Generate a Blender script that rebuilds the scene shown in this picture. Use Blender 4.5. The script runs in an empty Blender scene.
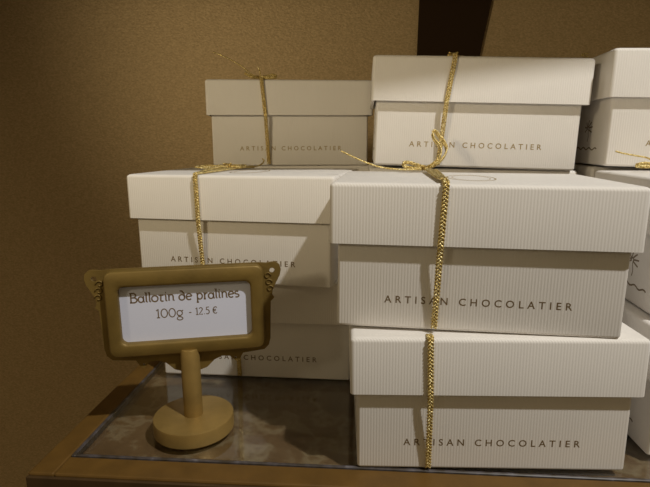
import bpy, bmesh, math, random
from mathutils import Vector, Matrix
random.seed(4)
S = bpy.context.scene
C = S.collection
S.view_settings.view_transform = 'Standard'
S.view_settings.look = 'None'
S.view_settings.gamma = 1
S.view_settings.use_curve_mapping = False
S.view_settings.exposure = 0.0

# ---------------------------------------------------------------- camera
F, PITCH, ROLL, CH = 510.17, 0.19628, -0.00768, 0.12725
c_, s_ = math.cos(PITCH), math.sin(PITCH)
cr, sr = math.cos(ROLL), math.sin(ROLL)
R0, U0, F0 = Vector((1, 0, 0)), Vector((0, s_, c_)), Vector((0, c_, -s_))
Rc, Uc = R0 * cr + U0 * sr, U0 * cr - R0 * sr
cam_d = bpy.data.cameras.new('camera')
cam = bpy.data.objects.new('camera', cam_d); C.objects.link(cam)
cam_d.sensor_width = 36; cam_d.lens = F * 36 / 650; cam_d.clip_start = .01
cam.matrix_world = Matrix(((Rc.x, Uc.x, -F0.x, 0), (Rc.y, Uc.y, -F0.y, 0), (Rc.z, Uc.z, -F0.z, CH), (0, 0, 0, 1)))
S.camera = cam

def at(u, v, y):                      # point seen at a pixel, at a given distance into the display
    d = F0 + Rc * ((u - 325) / F) - Uc * ((v - 243.5) / F)
    return Vector((0, 0, CH)) + d * (y / d.y)

# ---------------------------------------------------------------- materials
def mat(name, col=(.8, .8, .8), rough=.6, metal=0.0, spec=.5):
    m = bpy.data.materials.new(name); m.use_nodes = True
    b = m.node_tree.nodes['Principled BSDF']
    b.inputs['Base Color'].default_value = (*col, 1)
    b.inputs['Roughness'].default_value = rough
    b.inputs['Metallic'].default_value = metal
    b.inputs['Specular IOR Level'].default_value = spec
    return m, m.node_tree.nodes, m.node_tree.links, b

def ramp(N, L, src, stops):
    r = N.new('ShaderNodeValToRGB')
    while len(r.color_ramp.elements) < len(stops): r.color_ramp.elements.new(.5)
    for e, (p, c) in zip(r.color_ramp.elements, stops): e.position = p; e.color = (*c, 1)
    L.new(src, r.inputs[0]); return r

def noise(N, L, scale, detail=4, vec=None, rough=.5):
    n = N.new('ShaderNodeTexNoise'); n.inputs['Scale'].default_value = scale
    n.inputs['Detail'].default_value = detail; n.inputs['Roughness'].default_value = rough
    t = N.new('ShaderNodeTexCoord'); L.new(vec or t.outputs['Object'], n.inputs['Vector']); return n

def bump(N, L, b, src, strength, dist):
    u = N.new('ShaderNodeBump'); u.inputs['Strength'].default_value = strength
    u.inputs['Distance'].default_value = dist
    L.new(src, u.inputs['Height']); L.new(u.outputs[0], b.inputs['Normal']); return u

def ribbed(name, col, strength):
    m, N, L, b = mat(name, col, .62, 0, .3)
    t = N.new('ShaderNodeTexCoord'); sp = N.new('ShaderNodeSeparateXYZ'); L.new(t.outputs['Object'], sp.inputs[0])
    a = N.new('ShaderNodeMath'); a.operation = 'ADD'; L.new(sp.outputs[0], a.inputs[0]); L.new(sp.outputs[1], a.inputs[1])
    k = N.new('ShaderNodeMath'); k.operation = 'MULTIPLY'; L.new(a.outputs[0], k.inputs[0]); k.inputs[1].default_value = 2 * math.pi / .00112
    s = N.new('ShaderNodeMath'); s.operation = 'SINE'; L.new(k.outputs[0], s.inputs[0])
    n = noise(N, L, 900, 3)
    ad = N.new('ShaderNodeMath'); ad.operation = 'MULTIPLY_ADD'; L.new(n.outputs[0], ad.inputs[0]); ad.inputs[1].default_value = .5; L.new(s.outputs[0], ad.inputs[2])
    bump(N, L, b, ad.outputs[0], strength, .00012)
    n2 = noise(N, L, 45, 4)
    r = ramp(N, L, n2.outputs[0], [(.3, tuple(x * .965 for x in col)), (.7, col)])
    L.new(r.outputs[0], b.inputs['Base Color'])
    return m
M_BOX = ribbed('ribbed_white_card', (.82, .785, .74), .23)
M_IN, *_ = mat('inner_card', (.62, .56, .46), .8)

M_INK, N, L, b = mat('bronze_foil_print', (.20, .135, .065), .42, .35)
M_PALE_SHEEN, *_ = mat('pale_foil_sheen_print', (.42, .31, .14), .4, .5)  # foil's brighter reflection on rear lettering put into the colour; also prints crests

M_GOLD, N, L, b = mat('gold_thread', (.72, .52, .17), .36, .7)
n = noise(N, L, 2600, 2); bump(N, L, b, n.outputs[0], .9, .0003)
n = noise(N, L, 1300, 3)
r = ramp(N, L, n.outputs[0], [(.35, (.40, .28, .08)), (.5, (.74, .56, .20)), (.66, (1, .88, .5))])
L.new(r.outputs[0], b.inputs['Base Color'])

def goldpaint(name, col, rough, metal, sc=700, bs=.25):
    m, N, L, b = mat(name, col, rough, metal)
    n = noise(N, L, sc, 5); bump(N, L, b, n.outputs[0], bs, .0003)
    n2 = noise(N, L, 90, 5)
    r = ramp(N, L, n2.outputs[0], [(.3, tuple(x * .82 for x in col)), (.7, tuple(min(1, x * 1.12) for x in col))])
    L.new(r.outputs[0], b.inputs['Base Color'])
    return m
M_SIGN = goldpaint('bronze_gold_paint', (.215, .14, .034), .5, .35)
M_BASE = goldpaint('brushed_gold_base', (.35, .23, .07), .45, .45)
M_FRAME = goldpaint('gold_stained_wood', (.15, .078, .015), .5, .15, 400, .15)
M_FRAMED = goldpaint('dark_wood_face', (.07, .038, .012), .55, .1, 400, .15)
M_POST, *_ = mat('dark_brown_board', (.045, .025, .012), .9, 0, .15)

# wall covering : gold-brown, finely embossed
M_WALL, N, L, b = mat('embossed_gold_wallcovering', (.27, .17, .062), .55, .25)
mp = N.new('ShaderNodeMapping'); t = N.new('ShaderNodeTexCoord'); L.new(t.outputs['Object'], mp.inputs[0])
mp.inputs['Scale'].default_value = (1, 1, 1.7); mp.inputs['Rotation'].default_value = (0, .35, 0)
n = noise(N, L, 330, 3, mp.outputs[0]); bump(N, L, b, n.outputs[0], .55, .0011)
n2 = noise(N, L, 420, 4, mp.outputs[0])
r = ramp(N, L, n2.outputs[0], [(.32, (.56, .40, .205)), (.68, (.74, .55, .30))])
L.new(r.outputs[0], b.inputs['Base Color'])

# stone-like veined inlay
M_INLAY, N, L, b = mat('veined_brown_inlay', (.12, .075, .045), .35)
n = noise(N, L, 26, 8, None, .62)
r = ramp(N, L, n.outputs[0], [(.28, (.14, .074, .036)), (.46, (.27, .155, .078)), (.5, (.42, .30, .18)), (.54, (.25, .14, .062)), (.75, (.33, .20, .10))])
L.new(r.outputs[0], b.inputs['Base Color'])

# glass : transparent with fresnel reflection
M_GLASS = bpy.data.materials.new('clear_glass'); M_GLASS.use_nodes = True
N, L = M_GLASS.node_tree.nodes, M_GLASS.node_tree.links
for x in list(N): N.remove(x)
o = N.new('ShaderNodeOutputMaterial'); mx = N.new('ShaderNodeMixShader'); tr = N.new('ShaderNodeBsdfTransparent'); gl = N.new('ShaderNodeBsdfGlossy'); fr = N.new('ShaderNodeLayerWeight')
tr.inputs[0].default_value = (.86, .88, .87, 1); gl.inputs['Roughness'].default_value = .08; fr.inputs[0].default_value = .12
L.new(fr.outputs[1], mx.inputs[0]); L.new(tr.outputs[0], mx.inputs[1]); L.new(gl.outputs[0], mx.inputs[2]); L.new(mx.outputs[0], o.inputs[0])
M_EDGE, N, L, b = mat('ground_glass_edge', (.30, .29, .31), .3)
n = noise(N, L, 160, 4)
r = ramp(N, L, n.outputs[0], [(.4, (.05, .04, .03)), (.6, (.09, .08, .085)), (.8, (.28, .27, .30))]); L.new(r.outputs[0], b.inputs['Base Color'])

M_PAPER, *_ = mat('white_paper', (.68, .71, .86), .75)
M_TXT, *_ = mat('brown_print', (.17, .115, .06), .7)

# ---------------------------------------------------------------- helpers
def obj(name, bm, m, parent=None, smooth=False):
    me = bpy.data.meshes.new(name)
    bmesh.ops.recalc_face_normals(bm, faces=bm.faces[:])
    bm.to_mesh(me); bm.free()
    for k in (m if isinstance(m, (list, tuple)) else [m]): me.materials.append(k)
    if smooth:
        for p in me.polygons: p.use_smooth = True
    o = bpy.data.objects.new(name, me); C.objects.link(o)
    if parent: o.parent = parent
    return o

def autosmooth(o, ang=.6):
    me = o.data; bm = bmesh.new(); bm.from_mesh(me)
    for f in bm.faces: f.smooth = True
    for e in bm.edges:
        if len(e.link_faces) == 2 and e.calc_face_angle(0) > ang: e.smooth = False
    bm.to_mesh(me); bm.free()

def box(bm, x0, x1, y0, y1, z0, z1, bev=0, seg=3):
    vs = [bm.verts.new((x, y, z)) for x in (x0, x1) for y in (y0, y1) for z in (z0, z1)]
    q = [(0, 1, 3, 2), (4, 6, 7, 5), (0, 4, 5, 1), (2, 3, 7, 6), (0, 2, 6, 4), (1, 5, 7, 3)]
    fs = [bm.faces.new([vs[i] for i in f]) for f in q]
    if bev:
        es = {e for f in fs for e in f.edges}
        bmesh.ops.bevel(bm, geom=list(es), offset=bev, segments=seg, profile=.5, affect='EDGES')
    return fs

def rrect(x0, x1, y0, y1, r, n=6):
    P = []
    for cx, cy, a0 in ((x1 - r, y1 - r, 0), (x0 + r, y1 - r, 90), (x0 + r, y0 + r, 180), (x1 - r, y0 + r, 270)):
        for i in range(n + 1):
            a = math.radians(a0 + 90 * i / n); P.append((cx + r * math.cos(a), cy + r * math.sin(a)))
    return P

def shell(open_up, w0, w1, d0, d1, z0, z1, th, r, flare=0):
    """thin-walled card tray: outer profile rings, closed at one end, open at the other"""
    bm = bmesh.new()
    def ring(ins, z, rr):
        return [bm.verts.new((x, y, z)) for x, y in rrect(w0 + ins, w1 - ins, d0 + ins, d1 - ins, max(rr, .0002))]
    rings = []
    zc, zo = (z0, z1) if open_up else (z1, z0)
    sgn = 1 if open_up else -1
    for i in range(5):                                     # rounded closed edge
        a = math.pi / 2 * i / 4
        rings.append(ring(r * (1 - math.sin(a)), zc + sgn * r * (1 - math.cos(a)), r))
    rings.append(ring(0, zo, r)); rings.append(ring(th, zo, r * .6)); rings.append(ring(th, zc + sgn * th, r * .6))
    for a, b in zip(rings, rings[1:]):
        k = len(a)
        for i in range(k): bm.faces.new((a[i], a[(i + 1) % k], b[(i + 1) % k], b[i]))
    bm.faces.new(rings[0]); bm.faces.new(rings[-1])
    return bm

def catmull(P, step=.0006):
    P = [Vector(p) for p in P]
    Q = [P[0] * 2 - P[1]] + P + [P[-1] * 2 - P[-2]]
    out = []
    for i in range(1, len(Q) - 2):
        a, b, c, d = Q[i - 1:i + 3]
        n = max(2, int((c - b).length / step))
        for k in range(n):
            t = k / n
            out.append(.5 * ((2 * b) + (c - a) * t + (2 * a - 5 * b + 4 * c - d) * t * t + (3 * b - a - 3 * c + d) * t ** 3))
    out.append(P[-1]); return out

def linpath(P, step=.0006, rnd=.0012):
    """polyline with slightly rounded corners"""
    P = [Vector(p) for p in P]; Q = [P[0]]
    for a, b, c in zip(P, P[1:], P[2:]):
        r = min(rnd, (b - a).length * .45, (c - b).length * .45)
        p, q = b + (a - b).normalized() * r, b + (c - b).normalized() * r
        for k in range(5):
            t = k / 4; Q.append(p * (1 - t) ** 2 + b * 2 * t * (1 - t) + q * t * t)
    Q.append(P[-1]); out = []
    for a, b in zip(Q, Q[1:]):
        n = max(1, round((b - a).length / step))
        for k in range(n): out.append(a.lerp(b, k / n))
    out.append(Q[-1]); return out

def tube(bm, P, r, n=6):
    prev = None; rings = []
    for i, p in enumerate(P):
        t = (P[min(i + 1, len(P) - 1)] - P[max(i - 1, 0)])
        t = t.normalized() if t.length > 1e-9 else Vector((0, 0, 1))
        if prev is None:
            prev = t.orthogonal().normalized()
        u = (prev - t * prev.dot(t)).normalized(); prev = u; w = t.cross(u)
        rr = r(i / max(1, len(P) - 1)) if callable(r) else r
        rings.append([bm.verts.new(p + (u * math.cos(2 * math.pi * k / n) + w * math.sin(2 * math.pi * k / n)) * rr) for k in range(n)])
    for a, b in zip(rings, rings[1:]):
        for i in range(n): bm.faces.new((a[i], a[(i + 1) % n], b[(i + 1) % n], b[i]))
    bm.faces.new(rings[0]); bm.faces.new(rings[-1])

def braid(bm, P, side, half=.00095, r=.00042, pitch=.0042, taper=False):
    """three strands plaited along a path; side = the flat direction of the plait"""
    side = Vector(side).normalized(); L_ = 0; ph = [0]
    for a, b in zip(P, P[1:]): L_ += (b - a).length; ph.append(L_)
    for k in range(3):
        Q = []
        for i, p in enumerate(P):
            t = (P[min(i + 1, len(P) - 1)] - P[max(i - 1, 0)]).normalized()
            s = (side - t * side.dot(t)).normalized(); nrm = t.cross(s)
            a = 2 * math.pi * (ph[i] / pitch + k / 3)
            Q.append(p + s * (half * math.sin(a)) + nrm * (r * .75 * math.sin(2 * a)))
        tube(bm, Q, r, 5)

# ---------------------------------------------------------------- gift box
W, D, HL, HB, OV, OVX = .110, .074, .022565, .033174, .0032, .0029
H = HL + HB

def text_mesh(s, width, cap):
    cu = bpy.data.curves.new('lettering', 'FONT'); cu.body = s; cu.size = cap / .73; cu.align_x = 'LEFT'
    cu.extrude = .00002; cu.offset = .00004; cu.resolution_u = 3
    ob = bpy.data.objects.new('lettering', cu); C.objects.link(ob)
    dg = bpy.context.evaluated_depsgraph_get()
    sp = 1.0
    for _ in range(3):
        dg.update(); me = bpy.data.meshes.new_from_object(ob.evaluated_get(dg))
        xs = [v.co.x for v in me.vertices]; w = max(xs) - min(xs)
        if _ < 2:
            if _ == 0: w1 = w; sp = 1.5
            else: sp = 1 + .5 * (width - w1) / (w - w1)
            cu.space_character = sp; cu.space_word = 1.0
            ob.update_tag(); bpy.context.view_layer.update()
    bpy.data.objects.remove(ob)
    x0 = min(xs)
    me.transform(Matrix.Translation((-x0 - w / 2, 0, 0)))
    me.transform(Matrix.Rotation(math.pi / 2, 4, 'X'))
    me.name = 'lettering'
    return me
LET = text_mesh('ARTISAN CHOCOLATIER', .0682, .0029)
for v in LET.vertices: v.co *= 1
LET.materials.append(M_INK)

bm = shell(False, -W / 2, W / 2, 0, D, HB, H, .0017, .0017)
lid0 = obj('lid', bm, M_BOX); autosmooth(lid0, .9); LID = lid0.data; bpy.data.objects.remove(lid0)
bm = shell(True, -W / 2 + OVX, W / 2 - OVX, OV, D - OV, 0, H - .0028, .0016, .0012)
b0 = obj('body', bm, M_BOX); autosmooth(b0, .9); BODY = b0.data; bpy.data.objects.remove(b0)
# oval crest outline printed on the lid and a sprig with an underline printed on the end panel
def strip(bm, P, w, n=Vector((0, 0, 1)), th=.00004):
    P = [Vector(p) for p in P]; L_, R_ = [], []
    for i, p in enumerate(P):
        t = (P[min(i + 1, len(P) - 1)] - P[max(i - 1, 0)]).normalized(); s = t.cross(n)
        L_.append(p + s * w / 2); R_.append(p - s * w / 2)
    rows = [[bm.verts.new(q) for q in X] for X in (L_, R_, [q + n * th for q in R_], [q + n * th for q in L_])]
    for a, b in ((0, 1), (1, 2), (2, 3), (3, 0)):
        for i in range(len(P) - 1): bm.faces.new((rows[a][i], rows[a][i + 1], rows[b][i + 1], rows[b][i]))
    bm.faces.new([rows[k][0] for k in range(4)]); bm.faces.new([rows[k][-1] for k in (3, 2, 1, 0)])
bm = bmesh.new()
strip(bm, [(.0095 * math.cos(a), D * .47 + .0175 * math.sin(a), H + .00001) for a in [2 * math.pi * i / 48 for i in range(49)]], .0007)
strip(bm, [(.0075 * math.cos(a), D * .47 + .0148 * math.sin(a), H + .00001) for a in [2 * math.pi * i / 48 for i in range(49)]], .0003)
c0 = obj('crest', bm, M_PALE_SHEEN); CREST = c0.data; bpy.data.objects.remove(c0)
bm = bmesh.new(); nx = Vector((-1, 0, 0)); xs = -W / 2 + OVX - .00001
for k in range(7):
    a = math.radians(-30 + 40 * k); cy, cz = D * .40, .0190
    strip(bm, [(xs, cy + math.cos(a) * r_ * 1.25 + .0006 * math.sin(r_ * 900), cz + math.sin(a) * r_) for r_ in [.0006 + .0036 * i / 6 for i in range(7)]], .0007, nx)
strip(bm, [(xs, D * .40 - .0006 + .0004 * math.sin(i), .019 - .001 * i) for i in range(8)], .0005, nx)
strip(bm, [(xs, D * .40 - .014 + .028 * i / 20, .0082 + .0006 * math.sin(i * 1.1)) for i in range(21)], .0007, nx)
e0 = obj('end_emblem', bm, M_INK); EMB = e0.data; bpy.data.objects.remove(e0)

def place(m, name, parent, mt=None):
    o = bpy.data.objects.new(name, m); C.objects.link(o); o.parent = parent
    return o

def gift_box(x, y, yaw, lean, level, label, ribbon=None, tuck=False, foil=None, group='white gift boxes tied with gold ribbon', zoff=0, drift=0):
    root = bpy.data.objects.new('gift_box', None); C.objects.link(root); root.empty_display_size = .02
    root['label'] = label; root['category'] = 'box'; root['group'] = group
    z = level * H + .0535 * abs(lean) + zoff
    root.matrix_world = Matrix.Translation((x, y, z)) @ Matrix.Rotation(yaw, 4, 'Z') @ Matrix.Rotation(lean, 4, 'Y')
    place(LID, 'lid', root); b = place(BODY, 'body', root)
    t = bpy.data.objects.new('lettering', LET.copy() if foil else LET); C.objects.link(t)
    if foil: t.data.materials[0] = foil
    t.parent = b; t.location = (0, OV - .00002, .01024)
    place(EMB, 'end_emblem', b)
    if not tuck: place(CREST, 'crest', root)
    rb = None
    if ribbon is not None:
        x0 = ribbon; g = .0011; bm = bmesh.new(); yb = .009 if tuck else D + g
        P = [(x0, OV + .002 - g if 0 else OV - g, .0012), (x0 - drift * .4, -g + .0002, HB - .001), (x0 - drift, -g, H - .001), (x0 - drift, -g * .4, H + .0009)]
        if tuck: P.append((x0 - drift, .0035, H + .0002))
        else: P += [(x0 - drift + .001, D * .5, H + .0011), (x0 - drift + .002, D + g * .5, H + .0009), (x0 - drift + .002, D + g, HB), (x0 - drift + .002, D - OV + g, .0012)]
        braid(bm, linpath(P, .0004, .0012), (1, .12, 0))
        rb = obj('ribbon', bm, M_GOLD, root, True)
    return root, rb

def bow(root, rb, paths, name='bow'):
    """loops and tails given in world space, made children of the ribbon"""
    inv = root.matrix_world.inverted()
    for nm, P, kind in paths:
        bm = bmesh.new(); Q = [inv @ p for p in catmull(P, .0004)]
        if kind == 'braid': braid(bm, Q, (inv.to_3x3() @ Vector((.2, 0, 1))), .0007, .00035, .003)
        elif kind == 'flat': braid(bm, Q, (inv.to_3x3() @ Vector((1, .2, 0))), .0011, .00040, .0036)
        else: tube(bm, Q, lambda t: .00034 + .00013 * math.sin(t * 90) ** 2, 6)
        obj(nm, bm, M_GOLD, rb, True)

def knot(root, rb, p, r=.0016):
    inv = root.matrix_world.inverted(); bm = bmesh.new(); P = []
    for i in range(60):
        a = 2 * math.pi * i / 60
        P.append(Vector(p) + Vector((r * (math.sin(a) + .55 * math.sin(2 * a)), r * .7 * math.cos(3 * a), r * .55 * (math.cos(a) - .6 * math.cos(2 * a)))))
    tube(bm, [inv @ q for q in P], .0006, 6)
    obj('knot', bm, M_GOLD, rb, True)

T2 = 2 * H
# --- front centre stack
FL, rFL = gift_box(.06411, .1768, -.0361, 0, 0, 'lower front white gift box standing on the glass at the shelf edge, right of centre', -.0243, True, drift=.0012)
FM, rFM = gift_box(.05566, .17907, -.1287, .01306, 1, 'nearest white gift box, top of the front stack, its ribbon bow with long tail', -.0151, False, drift=-.0015)
# --- left stack
LL, rLL = gift_box(-.03924, .2590, -.1032, .0002, 0, 'shaded white gift box at shelf level directly behind the gold price sign', -.0085, True)
LM, rLM = gift_box(-.04886, .2520, -.2209, .00245, 1, 'leftmost white gift box resting on the shaded one behind the price sign', -.0150, False, drift=.0005)
# --- rear row
RM, rRM = gift_box(.0782, .26907, -.080, .034, 2, 'white gift box topping the rear row just below the dark wall post', -.0185, False, M_PALE_SHEEN, drift=-.0045)
RL, rRL = gift_box(-.02221, .3468, .0749, .00497, 2, 'dim white gift box furthest back at upper left, ribbon tail pointing up left', -.0150, False, M_PALE_SHEEN, drift=.0035)
RR, rRR = gift_box(.19137, .24853, -.12154, .02807, 2, 'white gift box highest at the right, cut off by the right edge of the photo', -.0145, False, M_PALE_SHEEN)
# --- right stack
RRm, rRRm = gift_box(.1835, .183, -.12, .006, 1, 'upper box of the right front stack, mostly hidden, sprig emblem on its end panel', .0, False)
RRb, rRRb = gift_box(.1830, .182, -.05, 0, 0, 'bottom box of the right front stack, only its end panel showing beside the front box', .0, True)
# --- the boxes that carry the rear row, almost wholly behind the others
sup = [(.0790, .2765, -.08, .008, 0, 'bottom box of the rear centre stack, hidden behind the two front boxes'),
       (.0785, .2760, -.08, .018, 1, 'middle box of the rear centre stack, directly under the box before the dark post'),
       (-.0222, .3520, .07, .001, 0, 'bottom box of the rear left stack against the wall'),
       (-.0222, .3510, .07, .003, 1, 'middle box of the rear left stack, under the dim box with the ribbon tail'),
       (.1950, .2660, -.10, .008, 0, 'bottom box of the rear right stack, behind the right front stack'),
       (.1945, .2650, -.12, .018, 1, 'middle box of the rear right stack, under the highest right box')]
for a in sup: gift_box(*a, ribbon=None, tuck=True)

# bow of the nearest box: flat bands back to the knot, upright loop before the rear box, long thin tail
yk = .2500
K = at(427, 168.5, yk)
bow(FM, rFM, [
  ('ribbon_band', [at(444, 180.5, .1835) + Vector((0, 0, .0006)), at(438, 176.5, .2), at(431, 171.5, .228), K], 'flat'),
  ('loop', [K, at(436, 164, yk), at(443, 158, yk + .003), at(446.5, 150, yk + .006), at(444, 142, yk + .007), at(439, 136, yk + .008), at(435, 131, yk + .009), at(432.5, 133, yk + .009), at(434, 139, yk + .007), at(439, 146, yk + .004), at(441, 152, yk), at(438, 160, yk - .003), at(429, 167, yk - .002)], 'braid'),
  ('loop', [K, at(417, 165, yk), at(408, 162.5, yk - .001), at(403, 163.5, yk - .002), at(407, 167.5, yk - .003), at(417, 168.5, yk - .002), K], 'braid'),
  ('tail', [K, at(412, 169.5, yk - .004), at(395, 169, yk - .006), at(378, 166.5, yk - .006), at(359, 159.5, yk - .004), at(341, 151, yk - .002)], 'thin')])
knot(FM, rFM, K + Vector((0, -.001, .0005)))
# knot of the left box, lying along the back of its lid
yl = .300
K = at(228, 166.5, yl) + Vector((0, 0, 0))
bow(LM, rLM, [
  ('ribbon_band', [at(196, 174, .262), at(205, 171, .275), at(217, 168, .29), K], 'braid'),
  ('loop', [K, at(216, 165.5, yl), at(204, 165.5, yl), at(195, 167, yl - .003), at(206, 168, yl - .004), at(220, 168, yl - .003), K], 'thin'),
  ('loop', [K, at(236, 165.8, yl), at(246, 166, yl + .004), at(240, 167.2, yl), K], 'braid'),
  ('tail', [K, at(220, 165.2, yl - .002), at(209, 166.8, yl - .003), at(200, 166.2, yl - .003)], 'thin'),
  ('tail', [K, at(240, 167, yl), at(252, 167, yl + .006), at(261, 164.5, yl + .012), at(264, 160.5, yl + .015), at(262, 158.5, yl + .015)], 'thin')])
knot(LM, rLM, K + Vector((0, -.001, .001)))
# dim rear-left box: crossed ends on the lid and a springy tail
yr = .356
K = at(260, 77.5, yr)
bow(RL, rRL, [
  ('tail', [K, at(252, 74.5, yr), at(245, 69, yr), at(238, 64, yr), at(226, 57.5, yr), at(213, 52, yr)], 'thin'),
  ('loop', [K, at(250, 75.5, yr), at(245, 73, yr - .002), at(252, 77, yr - .003), K], 'braid'),
  ('loop', [K, at(266, 76.5, yr), at(273, 75, yr), at(276, 77, yr - .002), at(268, 78, yr - .003), K], 'braid'),
  ('tail', [K, at(260, 72, yr), at(258, 67, yr)], 'thin')])
knot(RL, rRL, K)
K = at(453, 54.5, .285); knot(RM, rRM, K)
bow(RM, rRM, [('loop', [K, at(450, 54.5, .288), at(448, 56, .289), at(451, 56, .287), K], 'braid'), ('tail', [K, at(470, 57.0, .292), at(520, 57.5, .305), at(585, 58.0, .322), at(581.5, 54.5, .325), at(588, 53.5, .325)], 'thin')])
# right box ribbon: tail curling forward over its lid
yq = .246
K = at(656, 165.5, yq)
bow(RRm, rRRm, [
  ('tail', [K, at(652, 160.5, yq - .003), at(646, 157.5, yq - .004), at(635, 155.5, yq - .004), at(624, 153.5, yq - .004), at(615.5, 151.2, yq - .003)], 'thin'),
  ('loop', [K, at(645, 163.5, yq), at(636, 165.5, yq - .002), at(645, 166.5, yq - .003), K], 'braid')])

# ---------------------------------------------------------------- display shelf (wood frame, veined inlay, glass top)
YAW = -.083
shelf = bpy.data.objects.new('display_shelf', None); C.objects.link(shelf)
shelf.location = (-.107, .1915, 0); shelf.rotation_euler = (0, 0, YAW)
shelf['label'] = 'gold stained wooden display shelf with a glass top over a veined brown inlay'; shelf['category'] = 'shelf'
LX, LY, FW = .46, .385, .0092
xl, xr, yf = -.0108, LX + .012, -.0115
bm = bmesh.new(); box(bm, xl, 0, yf, LY, -.034, -.0004, .0008, 2); obj('side_rail', bm, M_FRAME, shelf)
bm = bmesh.new(); box(bm, LX, xr, yf, LY, -.034, -.0004, .0008, 2); obj('side_rail', bm, M_FRAME, shelf)
bm = bmesh.new(); box(bm, 0, LX, yf, 0, -.034, -.0004, .0008, 2); obj('front_rail', bm, M_FRAME, shelf)
bm = bmesh.new(); box(bm, xl, xr, yf - .0015, yf - .0001, -.034, -.0014, .0003, 2); obj('front_fascia', bm, M_FRAMED, shelf)
bm = bmesh.new(); box(bm, .0003, LX - .0003, .0003, LY, -.008, -.0034); obj('inlay_panel', bm, M_INLAY, shelf)
bm = bmesh.new()
e = .0004
box(bm, .0022, LX - .0022, .0018, LY, -.0032, -.0001)
obj('glass_top', bm, M_GLASS, shelf)
bm = bmesh.new()
box(bm, .0003, .0021, .0003, LY, -.0032, -.0001, .0003, 1); obj('glass_edge', bm, M_EDGE, shelf)
bm = bmesh.new()
box(bm, .0022, LX, .0003, .0017, -.0032, -.0001, .0003, 1); obj('glass_edge', bm, M_EDGE, shelf)

# ---------------------------------------------------------------- price sign
sign = bpy.data.objects.new('price_sign', None); C.objects.link(sign)
SA = .17
sign.location = (-.0602, .2122, 0); sign.rotation_euler = (0, 0, SA)
sign['label'] = 'gold table price sign on a round foot, holding a card that reads Ballotin de pralines'; sign['category'] = 'sign'
def lathe(bm, prof, n=64):
    rings = [[bm.verts.new((r * math.cos(2 * math.pi * i / n), r * math.sin(2 * math.pi * i / n), z)) for i in range(n)] for r, z in prof]
    for a, b in zip(rings, rings[1:]):
        for i in range(n): bm.faces.new((a[i], a[(i + 1) % n], b[(i + 1) % n], b[i]))
    bm.faces.new(rings[0]); bm.faces.new(rings[-1])
bm = bmesh.new(); lathe(bm, [(.0174, 0), (.0178, .0005), (.0178, .0062), (.0176, .0067), (.0171, .0069)]); o = obj('foot', bm, M_BASE, sign); autosmooth(o, .5)
bm = bmesh.new(); lathe(bm, [(.0042, .0068), (.0042, .0382), (.0040, .0386)], 40); o = obj('stem', bm, M_BASE, sign); autosmooth(o, .5)
K_ = 1.018; HZ = -.0013    # scale and height of the head
YF = .0016                                   # front of the backplate behind the stem's axis
half = [(0, 28.6), (3.6, 27.8), (7.0, 29.0), (10.2, 32.2), (13.6, 33.7), (17, 33.4), (19.6, 30.8), (21.2, 31.6), (22.8, 34.4), (28, 34.9), (32.4, 35.4), (34.4, 37.4), (35.2, 40.6), (35.5, 50), (35.8, 57.6), (37.4, 59.2), (36.5, 60.6), (36.8, 63.0), (38.4, 66.2), (40.0, 69.2), (40.6, 71.8), (40.1, 73.8), (38.6, 75.1), (36.6, 75.2), (34.2, 74.9), (31, 75.2), (10, 75.2)]
outl = [(x, z) for x, z in half] + [(-x, z) for x, z in reversed(half[1:])]
def plate(loops, y0, y1, bev=0, soft=None):
    """extruded flat shape with holes; loops[0] is the outline"""
    bm = bmesh.new(); es = []
    for lp in loops:
        vs = [bm.verts.new((x * K_ / 1000, y0, z * K_ / 1000)) for x, z in lp]
        es += [bm.edges.new((vs[i], vs[(i + 1) % len(vs)])) for i in range(len(vs))]
    bmesh.ops.triangle_fill(bm, edges=es, use_beauty=True)
    r = bmesh.ops.extrude_face_region(bm, geom=bm.faces[:])
    bmesh.ops.translate(bm, verts=[v for v in r['geom'] if isinstance(v, bmesh.types.BMVert)], vec=(0, y1 - y0, 0))
    return bm
circ = lambda cx, cz, r, n=20: [(cx + r * math.cos(2 * math.pi * i / n), cz + r * math.sin(2 * math.pi * i / n)) for i in range(n)]
ox0, ox1, oz0, oz1 = -27.3, 27.0, 43.2, 68.1
hole = rrect(ox0, ox1, oz0, oz1, 2.6)
bm = plate([outl, circ(36.7, 71.5, 1.15), circ(-36.7, 71.5, 1.15), circ(19.5, 32.5, .5), circ(-19.5, 32.5, .5)], YF, YF + .0016)
o = obj('backplate', bm, M_SIGN, sign)
# scrolls cut in relief on the two ears
bm = bmesh.new()
for s in (-1, 1):
    bm = bmesh.new()
    for q in range(3):
        P = [Vector((s * (.0352 + .0005 * q + .0016 * math.cos(a) * (1 - a / 9)), YF - .0002, .0705 - .0030 * q + .0016 * math.sin(a) * (1 - a / 9))) for a in [k * .45 for k in range(13)]]
        tube(bm, P, .00032, 5)
    o = obj('ear_scroll', bm, M_SIGN, sign, True)
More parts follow.
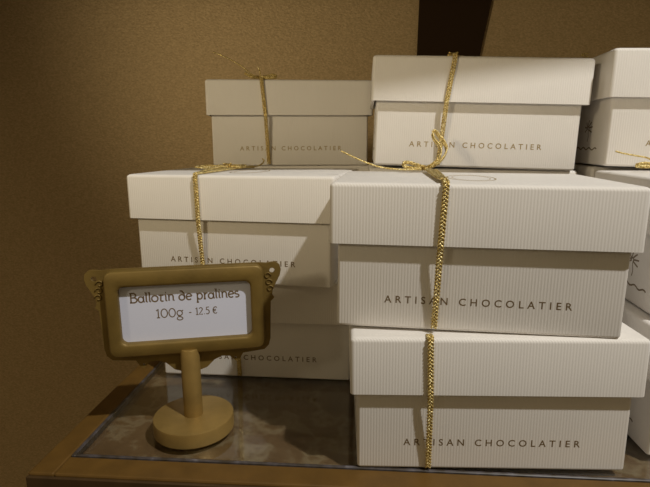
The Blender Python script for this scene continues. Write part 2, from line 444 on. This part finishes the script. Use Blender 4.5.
# raised rounded frame: sections swept round the opening
def frame_rings(bm, rings):
    R = []
    for x0, x1, z0, z1, r, y in rings:
        R.append([bm.verts.new((x * K_ / 1000, y, z * K_ / 1000)) for x, z in rrect(x0, x1, z0, z1, r, 8)])
    for a, b in zip(R, R[1:] + R[:1]):
        k = len(a)
        for i in range(k): bm.faces.new((a[i], a[(i + 1) % k], b[(i + 1) % k], b[i]))
bm = bmesh.new()
X0, X1, Z0, Z1 = -32.4, 32.6, 37.4, 75.0
frame_rings(bm, [(X0, X1, Z0, Z1, 3.4, YF), (X0, X1, Z0, Z1, 3.4, YF - .0030), (X0 + .3, X1 - .3, Z0 + .3, Z1 - .3, 3.2, YF - .0036), (X0 + .8, X1 - .8, Z0 + .8, Z1 - .7, 2.9, YF - .0039),
                 (ox0 - 1.1, ox1 + 1.1, oz0 - 1.1, oz1 + 1.1, 3.2, YF - .0039), (ox0 - .3, ox1 + .3, oz0 - .3, oz1 + .3, 2.8, YF - .0036), (ox0, ox1, oz0, oz1, 2.6, YF - .0031), (ox0, ox1, oz0, oz1, 2.6, YF)])
o = obj('frame', bm, M_SIGN, sign); autosmooth(o, .9)
card = bmesh.new(); box(card, ox0 * K_ / 1000 - .0002, ox1 * K_ / 1000 + .0002, YF - .0004, YF - .0001, oz0 * K_ / 1000 - .0002, oz1 * K_ / 1000 + .0002)
cardo = obj('card', card, M_PAPER, sign)

# --- hand-drawn lettering of the card (unit: x-height 1)
def arc(cx, cy, rx, ry, a0, a1, n=14):
    return [(cx + rx * math.cos(math.radians(a0 + (a1 - a0) * i / n)), cy + ry * math.sin(math.radians(a0 + (a1 - a0) * i / n))) for i in range(n + 1)]
G = {
 'B': (1.05, [[(.15, 0), (.15, 1.5)], [(0, 1.5), (.15, 1.5)] + arc(.45, 1.15, .33, .35, 90, -90) + [(.15, .8)], [(.45, .8)] + arc(.5, .4, .4, .4, 90, -90) + [(0, 0)]]),
 'a': (.85, [arc(.36, .45, .34, .45, 0, 360, 22), [(.70, 1.0), (.70, .12), (.84, 0)]]),
 'l': (.42, [[(.02, 1.5), (.2, 1.55), (.2, .1), (.36, 0)]]),
 'o': (.95, [arc(.45, .48, .4, .48, 0, 360, 24)]),
 't': (.72, [[(.0, .98), (.66, .98)], [(.3, .98), (.26, .4)] + arc(.44, .24, .19, .24, 170, 320)]),
 'i': (.42, [[(.02, .98), (.2, 1.0), (.2, .1), (.36, 0)], [(.16, 1.36), (.26, 1.36)]]),
 'n': (.95, [[(.02, .98), (.18, 1.0), (.18, 0)], [(.18, .62)] + arc(.46, .66, .27, .34, 160, 0) + [(.73, .1), (.88, 0)]]),
 'd': (.92, [arc(.4, .45, .36, .45, 0, 360, 22), [(.76, .5), (.7, 1.05), (.42, 1.5), (.16, 1.5)]]),
 'e': (.85, [[(.08, .5), (.7, .58)] + arc(.42, .5, .36, .5, 12, 315)]),
 'p': (.95, [[(.02, .98), (.18, 1.0), (.18, -.5)], [(.04, -.5), (.34, -.5)], arc(.48, .48, .34, .48, 150, -150, 20)]),
 'r': (.66, [[(.02, .98), (.18, 1.0), (.18, 0)], [(.04, 0), (.34, 0)], [(.18, .6), (.36, .95), (.58, .92)]]),
 's': (.72, [arc(.34, .74, .24, .24, 40, 255, 10) + arc(.34, .25, .26, .25, 80, -140, 10)]),
 '1': (.62, [[(.08, 1.15), (.32, 1.42), (.32, 0)], [(.12, 0), (.52, 0)]]),
 '0': (1.0, [arc(.46, .7, .4, .7, 0, 360, 26)]),
 '2': (.86, [arc(.38, 1.05, .28, .32, 160, -30, 10) + [(.06, .02), (.72, .02)]]),
 '5': (.8, [[(.66, 1.4), (.2, 1.4), (.16, .85)] + arc(.34, .45, .33, .43, 95, -130, 12)]),
 'g': (.95, [arc(.42, .58, .34, .42, 0, 360, 22), [(.66, .9), (.88, 1.04)], [(.3, .18), (.2, .02), (.62, -.06)] + arc(.42, -.32, .36, .26, 50, -230, 14)]),
 '-': (.8, [[(.16, .5), (.6, .5)]]), '.': (.36, [[(.1, .06), (.2, .06)]]), ' ': (.5, []),
 '€': (.9, [arc(.5, .7, .42, .66, 50, 310, 18), [(0, .84), (.6, .84)], [(0, .56), (.55, .56)]]),
}
def letters(s, x0, x1, z, xh, wd, name):
    tot = sum(G[c][0] for c in s); k = (x1 - x0) / tot / 1000; x = x0 / 1000; bm = bmesh.new(); h = xh / 1000
    for c in s:
        for st in G[c][1]:
            P = [Vector((x + px * k, YF - .00042, z / 1000 + pz * h)) for px, pz in st]
            if len(P) == 2 or True: strip(bm, P, wd / 1000, Vector((0, -1, 0)), .00003)
        x += G[c][0] * k
    obj(name, bm, M_TXT, cardo)
letters('Ballotin de pralines', -23.6, 22.8, 61.6, 2.75, .62, 'name_lettering')
letters('100g', -13.4, -1.6, 54.2, 2.75, .45, 'weight_lettering')
letters('- 12.5 €', .2, 12.9, 54.6, 2.25, .40, 'price_lettering')

for o in sign.children:
    if o.name.split('.')[0] in ('backplate', 'frame', 'card', 'ear_scroll'): o.location.z = HZ

# ---------------------------------------------------------------- setting: back wall, post, floor, an added unseen shelf above
def struct(name, bm, m):
    o = obj(name, bm, m); o['kind'] = 'structure'; return o
bm = bmesh.new(); box(bm, -1.2, 1.4, .62, .66, -.9, .9); struct('wall_back', bm, M_WALL)
bm = bmesh.new()
ql = [at(420, 0, .6145), at(417.5, 55, .6145), at(480, 55, .6145), at(492, 0, .6145)]
ex = lambda a, b, z: (a.x + (b.x - a.x) * (z - a.z) / (b.z - a.z), z)
P = [ex(ql[0], ql[1], .60), ex(ql[0], ql[1], -.01), ex(ql[3], ql[2], -.01), ex(ql[3], ql[2], .60)]
vs = [bm.verts.new((x, .6195, z)) for x, z in P]; f = bm.faces.new(vs)
r = bmesh.ops.extrude_face_region(bm, geom=[f]); bmesh.ops.translate(bm, verts=[v for v in r['geom'] if isinstance(v, bmesh.types.BMVert)], vec=(0, -.005, 0))
struct('trim_1', bm, M_POST)
bm = bmesh.new(); box(bm, -3, 3, -4, .49, -.93, -.9); struct('floor', bm, mat('dark_floor', (.08, .055, .03), .5)[0])

up = bpy.data.objects.new('display_shelf', None); C.objects.link(up); up.location = (.05, .175, .30)  # added shelf, out of view; keeps the main lamp off rear boxes and wall
up['label'] = 'unseen upper shelf, added above the view to shade the rear boxes and wall'; up['category'] = 'shelf'
bm = bmesh.new(); box(bm, -.75, .85, .012, .439, 0, .018, .001, 2); obj('board', bm, M_FRAMED, up)
bm = bmesh.new(); box(bm, -.75, .85, 0, .0119, -.001, .019, .001, 2); obj('front_rail', bm, M_FRAME, up)

# ---------------------------------------------------------------- lights
def spot(name, loc, target, power, col, size, cone=60, blend=.5):
    l = bpy.data.lights.new(name, 'SPOT'); l.energy = power; l.color = col; l.shadow_soft_size = size
    l.spot_size = math.radians(cone); l.spot_blend = blend
    o = bpy.data.objects.new(name, l); C.objects.link(o); o.location = loc
    o.rotation_euler = (Vector(target) - Vector(loc)).to_track_quat('-Z', 'Y').to_euler(); return o
spot('ceiling_spot', (.42, -.21, .88), (.06, .22, .08), 28.0, (1, .975, .92), .016, 46, .6)
spot('wall_fill_spot', (-.36, -.14, .28), (.10, .62, .265), 4.6, (1, .83, .54), .04, 64, 1.0)  # unseen warm fill lamp, added to brighten the upper wall and end panels
def area(name, loc, target, power, col, sx, sy):
    l = bpy.data.lights.new(name, 'AREA'); l.energy = power; l.color = col; l.shape = 'RECTANGLE'; l.size = sx; l.size_y = sy
    o = bpy.data.objects.new(name, l); C.objects.link(o); o.location = loc
    o.rotation_euler = (Vector(target) - Vector(loc)).to_track_quat('-Z', 'Y').to_euler(); return o
w = bpy.data.worlds.new('room'); S.world = w; w.use_nodes = True
w.node_tree.nodes['Background'].inputs[0].default_value = (1, .76, .42, 1)
w.node_tree.nodes['Background'].inputs[1].default_value = .19
